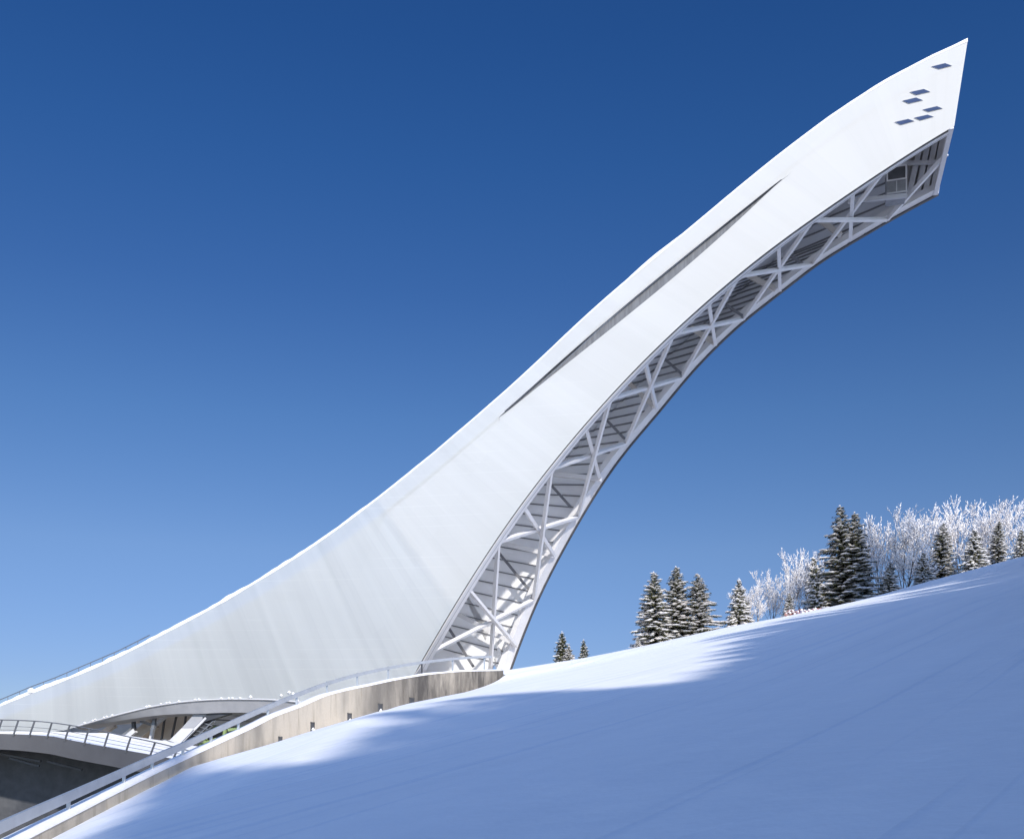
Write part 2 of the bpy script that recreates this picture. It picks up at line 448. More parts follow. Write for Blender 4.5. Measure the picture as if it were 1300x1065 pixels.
# rungs: pairs (top px, bottom px) by image column
RUNG = [(-60,-60),(0,0),(80,83),(157,170),(217,240),(270,315),(345,410),(400,487),(430,527),(455,552),(476,575),(500,598),(560,655),(600,690),(639,722),(740,820),(900,975),(1000,1074),(1082,1125),(1153,1165),(1192,1188),(1228.5,1211.5)]
tz = [P2(*p) for p in TOP]; bz = [P2(*p) for p in BOT]
top_f = smooth_curve([p[0] for p in tz], [p[1] for p in tz], 3.5)
foot_i = next(i for i, p in enumerate(BOT) if p[0] == 526)
bot_a = pchip([p[0] for p in bz], [p[1] for p in bz]); bot_b = smooth_curve([p[0] for p in bz[foot_i:]], [p[1] for p in bz[foot_i:]], 4.0)
bot_f = lambda u: bot_b(u) if u > bz[foot_i][0] else bot_a(u)
topy = pchip(*zip(*TOP)); boty = pchip(*zip(*BOT))
ru = [(P2(a, topy(a))[0], P2(b, boty(b))[0]) for a, b in RUNG]
NS = 340
rung_f = pchip([a for a, _ in ru], [b for _, b in ru])
u0, u1 = ru[0][0], ru[-1][0]
ST = []                                                 # stations: top (u,z), bottom (u,z)
for i in range(NS+1):
    a = lerp(u0, u1, i/NS); b = rung_f(a)
    ST.append(((a, top_f(a)), (b, bot_f(b))))
SUP = [(633,530.5),(661.5,503.5),(704.6,468),(763.7,412.3),(843.5,348),(901,302),(958,254.3),(1003,221)]
SLO = [(633,530.6),(668,503.6),(704.6,473.5),(747.7,438.5),(779.6,412.5),(843.5,363.5),(891,323.5),(926.5,289.5),(958,258.2),(1003,221.1)]
up2 = [P2(*p) for p in SUP]; lo2 = [P2(*p) for p in SLO]
sup_f = smooth_curve([p[0] for p in up2], [p[1] for p in up2], 6.0); slo_f = smooth_curve([p[0] for p in lo2], [p[1] for p in lo2], 6.0)
def cross_t(st, f):
    """where a rung meets curve z=f(u): t from bottom 0 to top 1"""
    (tu, tzz), (bu, bzz) = st
    lo, hi = 0.0, 1.0
    g = lambda t: lerp(bzz, tzz, t)-f(lerp(bu, tu, t))
    for _ in range(40):
        m_ = (lo+hi)/2
        if g(m_) < 0: lo = m_
        else: hi = m_
    return (lo+hi)/2
def rp(st, t, d=0.0):
    (tu, tzz), (bu, bzz) = st
    return P3(lerp(bu, tu, t), lerp(bzz, tzz, t), d)
SEAM = P2(476, topy(476))[0]

tower = thing('ski_jump_tower', 'huge white cantilevered ski jump tower with mesh clad sides and an open lattice underside', 'ski jump', P3(ST[200][1][0]-30, 1.0, 10))
mb = MB(); uvs = []; whites = []; slotrows = []
NL, NU = 14, 8
lens = [0.0]
for i in range(1, NS+1):
    lens.append(lens[-1]+(rp(ST[i], .5)-rp(ST[i-1], .5)).length)
vid = {}
def wallv(i, part_, k, p, t):
    mb.v.append(tuple(p)); h = (rp(ST[i], 1)-rp(ST[i], 0)).length
    uvs.append((lens[i], t*h))
    a = ST[i][0][0]
    wv = interp([P2(*p_)[0] for p_ in ((0,896),(476,topy(476)-.1),(478,topy(478)),(560,topy(560)),(700,topy(700)),(860,topy(860)))], [.14,.0,.50,.56,.80,1.0], a)
    whites.append(wv)
    return len(mb.v)-1
us0, us1 = up2[0][0], up2[-1][0]
prev = None
for i in range(NS+1):
    st = ST[i]
    tl = cross_t(st, slo_f); th = cross_t(st, sup_f)
    umid = lerp(st[1][0], st[0][0], tl)
    inside = us0+.05 < umid < us1-.05
    if not inside:
        if umid <= us0: tl = th = cross_t(st, lambda u: sup_f(us0)+(u-us0)*.86) if umid > us0-25 else .6
        else: tl = th = cross_t(st, lambda u: sup_f(us1)+(u-us1)*.70) if umid < us1+4 else .55
        tl = th = min(max(tl, .35), .75)
    th = max(th, tl)
    a_ = [wallv(i, 0, k, rp(st, tl*k/NL), tl*k/NL) for k in range(NL+1)]
    if inside and th-tl > 1e-3:
        b_ = [wallv(i, 1, k, rp(st, lerp(th, 1, k/NU)), lerp(th, 1, k/NU)) for k in range(NU+1)]
        slotrows.append((rp(st, tl-.03, .22), rp(st, th+.02, .22), rp(st, tl), rp(st, th)))
    else:
        b_ = [a_[-1]]+[wallv(i, 1, k, rp(st, lerp(th, 1, k/NU)), lerp(th, 1, k/NU)) for k in range(1, NU+1)]
    if prev:
        pa, pb = prev
        for k in range(NL): mb.f.append((pa[k], a_[k], a_[k+1], pa[k+1]))
        for k in range(NU): mb.f.append((pb[k], b_[k], b_[k+1], pb[k+1]))
    prev = (a_, b_)
near_wall = part(mb, 'side_wall', M['clad'], tower)
near_wall['label'] = 'camera-facing white mesh side wall with a long narrow slot'
me = near_wall.data
ul = me.uv_layers.new(name='UVMap')
for l in me.loops: ul.data[l.index].uv = uvs[l.vertex_index]
at_ = me.attributes.new('white', 'FLOAT', 'POINT'); at_.data.foreach_set('value', whites)
# recess behind the slot
mb = MB(); mb.strip([[a, b] for a, b, _, _ in slotrows]); part(mb, 'slot_lining', M['slot'], near_wall)
mb = MB()
mb.tube([s[3]+V((0,0,.03)) for s in slotrows[2:-2:3]], .035, 4); part(mb, 'slot_edge', M['dark'], near_wall)
mb = MB(); pts = []
uf = AX
# windows in the tower head
WIN = [[(1182.5,85.1),(1199.8,80.8),(1208.4,84),(1192.2,88.3)],
       [(1155,117.5),(1172.8,113.6),(1181,117),(1163,121.2)],
       [(1145.8,128.5),(1163,124.4),(1171.7,127.8),(1153.8,132)],
       [(1171.3,139.7),(1189.6,135.4),(1196.5,138.2),(1178.8,142.5)],
       [(1160.5,150.1),(1177.5,146.2),(1185.3,148.6),(1168.5,153.3)],
       [(1136,155.5),(1153,151.6),(1160.9,154.2),(1143.6,159)]]
for wpx in WIN:
    q = [onplane(x, y, WN, WD-.02) for x, y in wpx]
    c = sum(q, V())/4
    mb = MB(); q1 = [c+(p-c)*1.03 for p in q]
    o = WN*-.02
    mb.hexa([*q1, *[p+o for p in q1]])
    wo = part(mb, 'window', M['steel'], tower)
    mb = MB(); q2 = [c+(p-c)*.985+o for p in q]
    mb.hexa([*q2, *[p+WN*-.012 for p in q2]])
    part(mb, 'pane', M['glass'], wo)

# far side wall: vertical plane, splayed towards the foot
foot2 = V((-2.25, 102.6)); top2 = V((34.5, 82.6))
fd = (top2-foot2).normalized(); FN = V((-fd.y, fd.x, 0)); 
if FN.y < 0: FN = -FN
FD = FN.x*foot2.x+FN.y*foot2.y
FAX = V((fd.x, fd.y, 0))
FARC = [(640,866),(648,848.5),(660,816),(680,762.5),(708,710),(735.5,658.5),(767,609),(797.5,566),(833,527),(869,480.5),(908,440.5),(947,403.5),(1000,364),(1033,336),(1080,308),(1128,279),(1191,245)]
fz = []
for px, py in FARC:
    p = onplane(px, py, FN, FD); fz.append((p.dot(FAX), p.z))
far_f = smooth_curve([a for a, _ in fz], [b for _, b in fz], 2.2); fu0 = fz[0][0]
def farpt(px, py, d=0.0): return onplane(px, py, FN, FD-d)
def tofar(p, d=0.0):
    t = (FD-d-FN.dot(p))/FN.dot(WN); return p+WN*t
FST = []
for i in range(NS+1):
    pt = tofar(rp(ST[i], .985)); pb_ = tofar(rp(ST[i], 0))
    u = pb_.dot(FAX)
    z = far_f(u) if u > fu0 else pb_.z
    if u > fz[-1][0]: u = fz[-1][0]; z = fz[-1][1]
    pb_ = FAX*u+FN*FD+V((0,0,z))
    FST.append((pb_, pt))
i0 = next(i for i in range(NS+1) if FST[i][0].dot(FAX) > fu0)
mb = MB()
mb.strip([[lerp(b_, t_, k/8) for k in range(9)] for b_, t_ in FST])
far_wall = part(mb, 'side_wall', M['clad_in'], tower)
far_wall['label'] = 'rear side wall whose grey inner face shows through the lattice'
sm = far_wall.modifiers.new('thickness', 'SOLIDIFY'); sm.thickness = .25; sm.offset = 1
def far_px(y): return pchip([-p[1] for p in FARC], [p[0] for p in FARC])(-y)
# floor under the inrun and the track itself
mb = MB()
rws = []
for i in range(i0, NS+1):
    h = (rp(ST[i], 1)-rp(ST[i], 0)).length; t = min(1-1.6/h, 10.0/h)
    a = rp(ST[i], t, .02); bb = tofar(a, .01); rws.append([a, bb])
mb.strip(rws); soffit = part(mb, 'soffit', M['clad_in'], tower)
# girts on the inner faces: they run over the rear wall and on across the underside of the track
from mathutils.bvhtree import BVHTree
bv, bf = [], []
for ob in (far_wall, soffit):
    n0 = len(bv); bv += [v.co.copy() for v in ob.data.vertices]; bf += [tuple(n0+i for i in p.vertices) for p in ob.data.polygons]
tree = BVHTree.FromPolygons(bv, bf)
sl = lambda y: interp([245,330,450,530,605,660,760,848], [-.40,-.36,-.28,-.20,-.02,.12,.22,.26], y)
mb = MB()
y = 846.0
while y > 268:
    x = far_px(y); s_ = sl(y); L = lerp(190, 150, min(1, max(0, (y-300)/200))); prev_ = None
    for k in range(71):
        r_ = ray(x-3-L*k/70, y-3*s_-L*s_*k/70); h_ = tree.ray_cast(V((0,0,0)), r_.normalized())
        p = h_[0]
        if p is not None:
            nn = h_[1] if h_[1].dot(r_) < 0 else -h_[1]
            p = p+nn*.05
            if prev_ is not None and (p-prev_).length < 3.0: mb.beam(prev_, p, .10, .10, nn)
        prev_ = p
    y -= lerp(15.5, 12.0, min(1, max(0, (700-y)/300)))
for y in (266, 253, 240, 227, 214):
    prev_ = None
    for k in range(61):
        r_ = ray(1138-130*k/60, y+.42*130*k/60); h_ = tree.ray_cast(V((0,0,0)), r_.normalized()); p = h_[0]
        if p is not None:
            nn = h_[1] if h_[1].dot(r_) < 0 else -h_[1]
            p = p+nn*.05
            if prev_ is not None and (p-prev_).length < 3.0: mb.beam(prev_, p, .10, .10, nn)
        prev_ = p
part(mb, 'girts', M['batten'], far_wall)


mb = MB()
rws = []
for i in range(0, NS+1):
    h = (rp(ST[i], 1)-rp(ST[i], 0)).length; t = max(.2, 1-1.3/h)
    a = rp(ST[i], t, .02); bb = tofar(a, .01); rws.append([a, bb])
mb.strip(rws); part(mb, 'inrun_track', M['snowcap'], tower)

# bottom chords: box girders whose undersides lie flush with the wall edges
def perp(pts, i, nrm):
    d = (pts[min(i+1, len(pts)-1)]-pts[max(i-1, 0)]).normalized()
    n_ = d.cross(nrm).normalized()
    return -n_ if n_.z > 0 else n_                        # points down, out of the underside
def girder(pts, nrm, lat0, lat1, deep, drop, nm, m_, parent):
    """box along pts: sideways from lat0 to lat1 (functions of 0..1), 'deep' tall, underside 'drop' below the edge"""
    mb = MB(); rows_ = []
    for i, p in enumerate(pts):
        t = i/(len(pts)-1); n_ = perp(pts, i, nrm); a_, b_ = lat0(t), lat1(t)
        lo_ = p+n_*drop; hi_ = p+n_*(drop-deep)
        rows_.append([lo_+nrm*a_, lo_+nrm*b_, hi_+nrm*b_, hi_+nrm*a_])
    mb.strip(rows_, True); n = len(mb.v); mb.f.append((0,1,2,3)); mb.f.append((n-1,n-2,n-3,n-4))
    return part(mb, nm, m_, parent)
bi = [i for i in range(NS+1) if ST[i][1][0] > P2(526,855)[0]-.5]
bpts = [rp(ST[i], 0) for i in bi][::2]
if (bpts[-1]-rp(ST[NS], 0)).length > .01: bpts.append(rp(ST[NS], 0))
wl = lambda t: lerp(2.0, .75, min(1, t*1.3)**.7)
near_chord = girder(bpts, WN, lambda t: .34, wl, .55, .02, 'bottom_chord', M['steel'], tower)
girder(bpts, WN, lambda t: .235, lambda t: .335, .3, -.03, 'shadow_gap', M['dark'], near_chord)
girder(bpts, WN, lambda t: .30+wl(t)*.40, lambda t: .36+wl(t)*.40, .05, .026, 'groove', M['batten'], near_chord)
fpts = [(lambda u: FAX*u+FN*FD+V((0,0,far_f(u))))(lerp(fz[0][0], fz[-1][0], (k/130)**1.15)) for k in range(131)]
wl2 = lambda t: -lerp(1.7, .75, min(1, t*1.3)**.8)
far_chord = girder(fpts, FN, wl2, lambda t: -.01, .5, 0.0, 'bottom_chord', M['steel'], tower)
girder(fpts, FN, lambda t: .0, lambda t: .28, .3, .10, 'drip_edge', M['dark'], far_chord)

# lattice: star of three bars per bay
def npt(px, py):
    best = min(bi, key=lambda i: (lambda p: abs(CX+F*p.x/p.y-px)+abs(HZ-F*p.z/p.y-py))(rp(ST[i], 0)+WN*.9))
    k_ = [rp(ST[max(best-1, 0)], 0), rp(ST[best], 0), rp(ST[min(best+1, NS)], 0)]
    return k_[1]+WN*lerp(1.25, .6, min(1, max(0, (px-560)/350)))-perp(k_, 1, WN)*.17
def fpt(px, py): return farpt(px, py, .9)
Nn = [(552,832),(636,692),(704,597),(778,508),(855,428),(937,354),(1032,283),(1120,223)]
Fn = [(622,856),(677.5,761),(733.5,656),(794,563),(865,479.5),(943,405),(1031,335.5),(1126,279)]
Am = [((597,749),(655,820)),((668,644),(704,706)),((748,547),(762,610)),((818,462),(833,518)),((900,386),(908,438)),((988,312),(990,369)),((1083,248),(1079.5,305))]
WM = .42
for k in range(7):
    wd = lerp(.31, .25, k/6)
    def member(a, b_, up=WN, m_=M['steel'], nm='lattice_bar', w_=wd):
        mb = MB(); mb.beam(a, b_, w_, w_, up); return part(mb, nm, m_, tower)
    member(npt(*Nn[k]), fpt(*Fn[k+1]))
    a, b_ = npt(*Am[k][0]), fpt(*Am[k][1]); off = V((0,0,.03)); member(a+off, b_+off)
    member(npt(*Nn[k+1])+V((0,0,-.03)), fpt(*Fn[k])+V((0,0,-.03)))
for p_, q_ in (((569,796),(601,846)), ((632,700),(677,755)), ((700,616),(724,643)), ((767,530),(793,557)), ((844,456),(867,476)), ((922,387.5),(942.5,401)), ((1004,325),(1019,335))):
    mb = MB(); mb.beam(farpt(*p_, 1.3), farpt(*q_, 1.3), .22, .22, FN); part(mb, 'inner_brace', M['batten'], tower)
for k, (p_, q_) in enumerate((((581,779),(651,816)), ((636,689),(702,705)), ((703,602),(763,608)), ((796,484),(830,516)), ((877,416),(906,435)), ((947.5,348.5),(984,367)), ((1040,279),(1067,298.5)))):
    mb = MB(); mb.beam(farpt(*p_, 1.6), farpt(*q_, 1.6), .40, .40, FN); part(mb, 'inner_beam', M['steel'] if k < 3 else M['tan'], tower)
# last bay and head
member = lambda a, b_, nm, m_, w_: part((lambda q: (q.beam(a, b_, w_, w_, WN), q)[1])(MB()), nm, m_, tower)
member(fpt(1126,279), lerp(rp(ST[NS], 0), FST[NS][0], .45)+V((0,0,.3)), 'lattice_bar', M['steel'], .28)
# end wall of the head, corrugated inside
eb, et = rp(ST[NS], 0, .02), rp(ST[NS], 1, .02)
fb, ft = FST[NS][0], FST[NS][1]
inw = -AX
mb = MB(); n_ = 60; rws = []
for k in range(n_+1):
    t = k/n_; off = inw*(.05 if k % 4 < 2 else .22)
    rws.append([lerp(eb, fb, t)+off+V((0,0,.2)), lerp(et, ft, t)+off])
mb.strip(rws); end_wall = part(mb, 'end_wall', M['white'], tower)
mb = MB(); mb.beam(eb+inw*.2, fb+inw*.2, .34, .34); part(mb, 'end_beam', M['steel'], end_wall)
# corrugated sheet with posts closing the head on the rear side wall
mb = MB(); rws = []
for k in range(81):
    x_ = lerp(1138, 1190, k/80); y_ = interp([1128,1191], [279,245], x_)
    d_ = .10 if k % 2 else .2
    k1 = k/80; xt = lerp(1158, 1205, k1); yt = interp([1128,1211], [211,160], xt)-12
    rws.append([farpt(x_, y_-9, d_), farpt(xt, yt, d_)])
mb.strip(rws); hp_ = part(mb, 'head_panel', M['white'], far_wall); hp_['label'] = 'corrugated sheet closing the tower head'
for x_ in (1152,1163.5,1174.5,1185):
    y_ = interp([1128,1191], [279,245], x_); mb = MB(); k1 = (x_-1138)/52; xt = lerp(1158, 1205, k1); yt = interp([1128,1211], [211,160], xt)-8; mb.beam(farpt(x_, y_-6, .5), farpt(xt, yt, .5), .42, .3, FN); part(mb, 'head_post', M['steel'], tower)
mb = MB(); mb.beam(farpt(1140,208,.9), farpt(1193,206,.9), .25, .25, FN); part(mb, 'head_rail', M['steel'], tower)
# service cabin hung inside the head
cc = at(1137, 238, 81.0)
mb = MB(); mb.box(cc+V((0,0,.1)), AX*.72, WN*.9, V((0,0,1.05))); cabin = part(mb, 'cabin', M['rail'], tower)
fc = cc-WN*.9
mb = MB(); mb.box(fc-WN*.03+V((0,0,.62)), AX*.74, WN*.03, V((0,0,.55))); wo = part(mb, 'window', M['steel'], cabin)
mb = MB(); mb.box(fc-WN*.07+V((0,0,.60)), AX*.64, WN*.015, V((0,0,.45))); part(mb, 'pane', M['dark'], wo)
mb = MB(); mb.box(fc-WN*.025+V((0,0,-.9)), AX*.74, WN*.025, V((0,0,.06))); mb.box(fc-WN*.025+AX*.72+V((0,0,.1)), AX*.06, WN*.027, V((0,0,1.1)))
mb.box(fc-WN*.024+V((0,0,-.45)), AX*.04, WN*.022, V((0,0,.45))); part(mb, 'frame', M['steel_grey'], cabin)
mb = MB(); mb.beam(cc+V((0,0,-1.0))-AX*3.6-WN*.8, cc+V((0,0,-1.2))+AX*.8-WN*.8, .25, .3); part(mb, 'floor_beam', M['steel_grey'], cabin)

# coping along the top edge: trim, snow on the lower half, cornice lumps higher up
rnd = random.Random(4)
mb = MB(); rows_ = []
for i in range(0, NS+1, 2):
    p = rp(ST[i], 1)+WN*.1
    rows_.append([p+WN*-.112+V((0,0,-.10)), p+WN*-.112+V((0,0,.06)), p+WN*.2+V((0,0,.06)), p+WN*.2+V((0,0,-.10))])
mb.strip(rows_, True); part(mb, 'top_trim', M['steel'], near_wall)
mb = MB(); rows_ = []
for i in range(0, NS+1):
    a = ST[i][0][0]; p = rp(ST[i], 1)+WN*.1
    px = CX+F*p.x/p.y
    n1 = noise.noise(V((i*.11, 2, 0)))+.5*noise.noise(V((i*.37, 7, 0)))
    amp = interp([0, 380, 520, 640, 1000, 1080, 1228], [.20, .18, .07, .02, .02, .06, .03], px)
    h = max(.012, amp*(1+.9*n1))
    step = max(0, noise.noise(V((i*.045, 11, 4)))-.12)*.7 if px > 640 else 0
    h += step
    rows_.append([p+V((0,0,.06+h))+WN*.0 if k == 2 else p+WN*(-.122-h*.12, -.122-h*.1, 0, .22)[k]+V((0,0,(-.05-h*.35, .05+h*.6, 0, .05)[k])) for k in range(4)])
mb.strip(rows_); part(mb, 'snow_ridge', M['snowcap'], near_wall, True)
# handrail behind the lower top edge
mb = MB(); pp = [onplane(x, y_, WN, WD+2.2) for x, y_ in ((-40,908),(0,888),(38,872),(70,860),(110,843),(150,826),(190,806))]
mb.tube(pp, .045, 5); hr = part(mb, 'handrail', M['rail'], tower)
for k in range(14):
    x_ = -20+k*15; y_ = interp([-40,0,38,70,110,150,190], [908,888,872,860,843,826,806], x_)
    p = onplane(x_, y_, WN, WD+2.2); mb = MB(); mb.tube([p, p-V((0,0,1.3))], .03, 4); part(mb, 'post', M['rail'], hr)
# snow-topped floodlight box on the edge
mb = MB(); p = onplane(40, 877.5, WN, WD+.1)
mb.box(p+V((0,0,.02)), AX*.26, WN*.22, V((0,0,.17))); fl = part(mb, 'floodlight', M['white'], tower)
mb = MB(); mb.blob(p+V((0,0,.22)), AX*.3, WN*.25, V((0,0,.14)), rnd, 8); part(mb, 'snow_cap', M['snowcap'], fl, True)

# rim of the arched opening at the base
ai = [i for i in range(NS+1) if P2(92,923)[0] < ST[i][1][0] < P2(500,870)[0]]
apts = [rp(ST[i], 0) for i in ai]
mb = MB(); rows_ = []
for k, p in enumerate(apts):
    t = k/(len(apts)-1); h = lerp(.12, 1.15, min(1, t*2.2))
    rows_.append([p+WN*.1+V((0,0,.05)), p+WN*.1+V((0,0,-.12)), p+WN*.55+V((0,0,-h)), p+WN*1.6+V((0,0,-h-.15)), p+WN*1.6+V((0,0,.05))])
mb.strip(rows_); rim = part(mb, 'arch_rim', M['steel_grey'], tower)
mb = MB(); mb.tube([p+V((0,0,.0))-WN*.04 for p in apts], .06, 5); part(mb, 'arch_edge', M['white'], rim)
mb = MB()
for k in range(4, len(apts)-2):
    if rnd.random() < .25:
        p = apts[k]; mb.blob(p+V((0,0,.08))-WN*.08, AX*.16, WN*.1, V((0,0,.12)), rnd, 6)
for x_, y_ in ((357,883), (372,881), (318,885), (367,879)):
    p = onplane(x_, y_, WN, WD-.08); mb.blob(p, AX*.17, WN*.1, V((0,0,.2)), rnd, 6)
part(mb, 'snow_clumps', M['snowcap'], rim)

# ------------------------------------------------------------------ entrance hall inside the arch
def hp(px, py, d): return onplane(px, py, WN, WD+d)
hall = thing('entrance_hall', 'glazed entrance hall with slanting columns under the arched opening of the ski jump', 'building', hp(200, 955, 6))
def poly(pts, name, m_, parent, th=.12):
    mb = MB(); n = len(pts)
    mb.v = [tuple(p-WN*th/2) for p in pts]+[tuple(p+WN*th/2) for p in pts]
    mb.f = [tuple(range(n)), tuple(range(2*n-1, n-1, -1))]+[(i, n+i, n+(i+1) % n, (i+1) % n) for i in range(n)]
    return part(mb, name, m_, parent)
poly([hp(40,1000,7), hp(186,1000,7), hp(186,880,7), hp(40,880,7)], 'glass_wall', M['hallglass'], hall)
poly([hp(185,1000,6.6), hp(262,1000,6.6), hp(262,880,6.6), hp(185,880,6.6)], 'back_wall', M['beige'], hall)
poly([hp(262,1000,7.4), hp(520,1000,7.4), hp(520,860,7.4), hp(262,860,7.4)], 'back_wall', M['dconcrete'], hall)
poly([hp(40,970,3), hp(330,970,3), hp(330,950,7.2), hp(40,950,7.2)], 'hall_floor', M['tan'], hall, .2)
def bar(a, b_, w_, m_, nm, parent=hall):
    mb = MB(); mb.beam(a, b_, w_, w_, WN); return part(mb, nm, m_, parent)
bar(hp(122,936,4), hp(146,920,4), .45, M['tan'], 'slanting_column')
bar(hp(150,940,4), hp(169,926,4), .42, M['steel'], 'slanting_column')
bar(hp(166,941,5), hp(196,918,5), .95, M['beige'], 'slanting_column')
bar(hp(157,939,2.0), hp(172,927,2.0), .4, M['white'], 'slanting_column')
bar(hp(141,917.5,3.5), hp(176,915.5,3.5), .35, M['tan'], 'beam')
bar(hp(169,906,2.0), hp(170.5,928,2.0), .3, M['dark'], 'post')
bar(hp(197,904,2.0), hp(195,925,2.0), .32, M['rail'], 'post')
bar(hp(194.5,923,3.5), hp(191,943,3.5), .3, M['white'], 'post')
bar(hp(214,906,3.4), hp(196,921,3.4), .3, M['steel_grey'], 'brace')
bar(hp(176,914,3.8), hp(196,921,3.8), .25, M['rail'], 'brace')
for a, b_ in (((209,912),(205,940)), ((225,904),(218,936)), ((237,902),(234,922)), ((250,900),(243,922))):
    bar(hp(*a, 5.2), hp(*b_, 5.2), .16, M['dark'], 'mullion')
bar(hp(175,909,4.5), hp(262,899,4.5), .5, M['steel_grey'], 'beam')
bar(hp(285,893,3), hp(313,908,3), .55, M['tan'], 'brace')
bar(hp(332,892,3), hp(313,907,3), .45, M['tan'], 'brace')
bar(hp(262,908,5), hp(330,913,5), .5, M['steel_grey'], 'beam')
bar(hp(270,917,5), hp(340,920,5), .45, M['steel_grey'], 'beam')
bar(hp(298,905,4), hp(350,912,4), .6, M['steel_grey'], 'beam')
poly([hp(110,935,5.5), hp(152,939,5.5), hp(152,932,5.5), hp(112,930,5.5)], 'counter', M['beige'], hall)
rd = random.Random(9)

esc = thing('covered_stairway', 'white sided covered stairway with a dark lattice flank rising inside the arched opening', 'stairway', hp(215, 950, 3.5))
poly([hp(196,940,1.0), hp(216,939,1.0), hp(231,924,1.0), hp(246.5,924,1.0), hp(222,951,1.0), hp(196,951,1.0)], 'side_panel', M['white'], esc)
poly([hp(231.5,923.5,1.05), hp(248,905,1.05), hp(264,906,1.05), hp(247,923.5,1.05)], 'upper_panel', M['steel_grey'], esc)
mb = MB(); mb.beam(hp(227,946.5,0.9), hp(262,911,0.9), .2, .22, WN); part(mb, 'stringer', M['white'], esc)
poly([hp(229,949,1.4), hp(263,912,1.4), hp(274,912,1.4), hp(238,948,1.4)], 'flank', M['dark'], esc, .3)
mb = MB()
for k in range(8):
    t = k/7; a = lerp(V((231,947)), V((264,913)), t); b_ = lerp(V((240,946)), V((274,913)), t)
    mb.beam(hp(a.x, a.y, 1.15), hp(b_.x, b_.y+3, 1.15), .09, .09, WN)
mb.beam(hp(236,948,1.15), hp(274,912,1.15), .1, .1, WN)
part(mb, 'lattice', M['rail'], esc)
mb = MB(); mb.beam(hp(260,913,1.1), hp(297,901.5,1.1), .5, .55, WN); part(mb, 'head_beam', M['dark'], esc)
mb = MB()
for a, b_ in (((208,938),(228,945)), ((228,945),(246,926)), ((206,938),(205,951)), ((228,945),(224,953))):
    mb.tube([hp(*a, 0.5), hp(*b_, 0.5)], .04, 5)
part(mb, 'handrail', M['rail'], esc)

gf = thing('green_steel_frame', 'lime green steel platform frame in the dark gap behind the concrete wall', 'frame', hp(280, 945, 3))
poly([hp(270,921.5,3.4), hp(285,920.5,3.4), hp(274,929,3.4), hp(254,937,3.4)], 'platform_panel', M['green'], gf)
mb = MB(); mb.beam(hp(252,936,3.3), hp(270,921.5,3.3), .12, .2, WN); part(mb, 'edge_strip', M['white'], gf)
for a, b_, nm in (((290,926.5),(324,919.5),'top_rail'), ((286,926),(283.5,941),'post'), ((309,922),(307,935),'post'), ((261,937),(260,950),'post'), ((245,952),(258,945),'lower_rail'), ((252,945),(275,937),'lower_rail'), ((243,947),(243,958),'post')):
    bar(hp(*a, 2.8), hp(*b_, 2.8), .24 if nm != 'lower_rail' else .14, M['green'], nm, gf)

# ------------------------------------------------------------------ curved walkway at the lower left
DPX = [-120, -60, 0, 60, 92, 140, 190, 232, 262]
DY = [64, 64.5, 64, 63, 62, 60, 57.5, 55.5, 54]
DTOP = [931, 930.5, 931, 934, 940, 949, 957.7, 965.5, 971]
DBOT = [950, 950, 951, 956.3, 963, 972, 982, 990, 996]
dy = pchip(DPX, DY); dt = pchip(DPX, DTOP); db_ = pchip(DPX, DBOT)
xs_ = [lerp(-120, 262, k/60) for k in range(61)]
walk = thing('curved_walkway', 'raised curved footbridge with an anthracite fascia and thin raked railing posts', 'footbridge', at(60, 985, 63))
inn = lambda x: V((.25, .97, 0))
mb = MB(); rws = []
for x in xs_:
    a = at(x, dt(x), dy(x)); b_ = at(x, db_(x), dy(x)); i_ = inn(x)
    rws.append([b_+i_*.25, b_, a, a+i_*.25])
mb.strip(rws, True); part(mb, 'fascia', M['fascia'], walk)
mb = MB(); rws = []
for x in xs_:
    a = at(x, dt(x), dy(x))-V((0,0,.14)); i_ = inn(x)
    rws.append([a+i_*.27, a+i_*7, a+i_*7-V((0,0,.4)), a+i_*.27-V((0,0,.4))])
mb.strip(rws, True); part(mb, 'deck_slab', M['dconcrete'], walk)
mb = MB(); rws = []
for x in xs_:
    a = at(x, dt(x), dy(x)); i_ = inn(x)
    hgt = interp([-120, 40, 80, 130, 262], [.28, .28, .42, .50, .50], x)
    rws.append([a+i_*5.6, a+i_*5.6+V((0,0,hgt)), a+i_*5.75+V((0,0,hgt)), a+i_*5.75])
mb.strip(rws, True); pr = part(mb, 'parapet', M['white'], walk)
mb = MB(); rws = []
for x in xs_:
    a = at(x, dt(x), dy(x)); i_ = inn(x)
    rws.append([a+i_*.3+V((0,0,-.1)), a+i_*.9+V((0,0,.0)), a+i_*3+V((0,0,.02)), a+i_*5.5+V((0,0,.1))])
mb.strip(rws); part(mb, 'snow_layer', M['snowcap'], walk, True)
POSTS = [((-18,913.2),(-25,930)), ((2.6,913.5),(-4,931.5)), ((23.4,914),(16.7,932)), ((44,915),(37,933)), ((66,917),(59.5,934.5)), ((88.7,920.2),(82,938.5)), ((113,924.3),(106.5,943.5)), ((138,929.5),(131.5,948)), ((166,935.5),(159.5,953)), ((197,942),(190,958.5)), ((226,949),(219,963.5))]
rl = MB(); rtop = []
rail = None
mb = MB()
xs2 = [lerp(-60, 240, k/50) for k in range(51)]
rt = pchip([p[0][0] for p in POSTS], [p[0][1] for p in POSTS])
mb.tube([at(x, rt(x), dy(x)-.45) for x in xs2], .035, 5); rail = part(mb, 'railing', M['rail'], walk, True)
for k, fr in enumerate((.45, .72)):
    mb = MB(); mb.tube([lerp(at(x, rt(x), dy(x)-.45), at(x-7, dt(x-7), dy(x-7)+.02), fr) for x in xs2], .014, 4); part(mb, 'wire', M['rail'], rail)
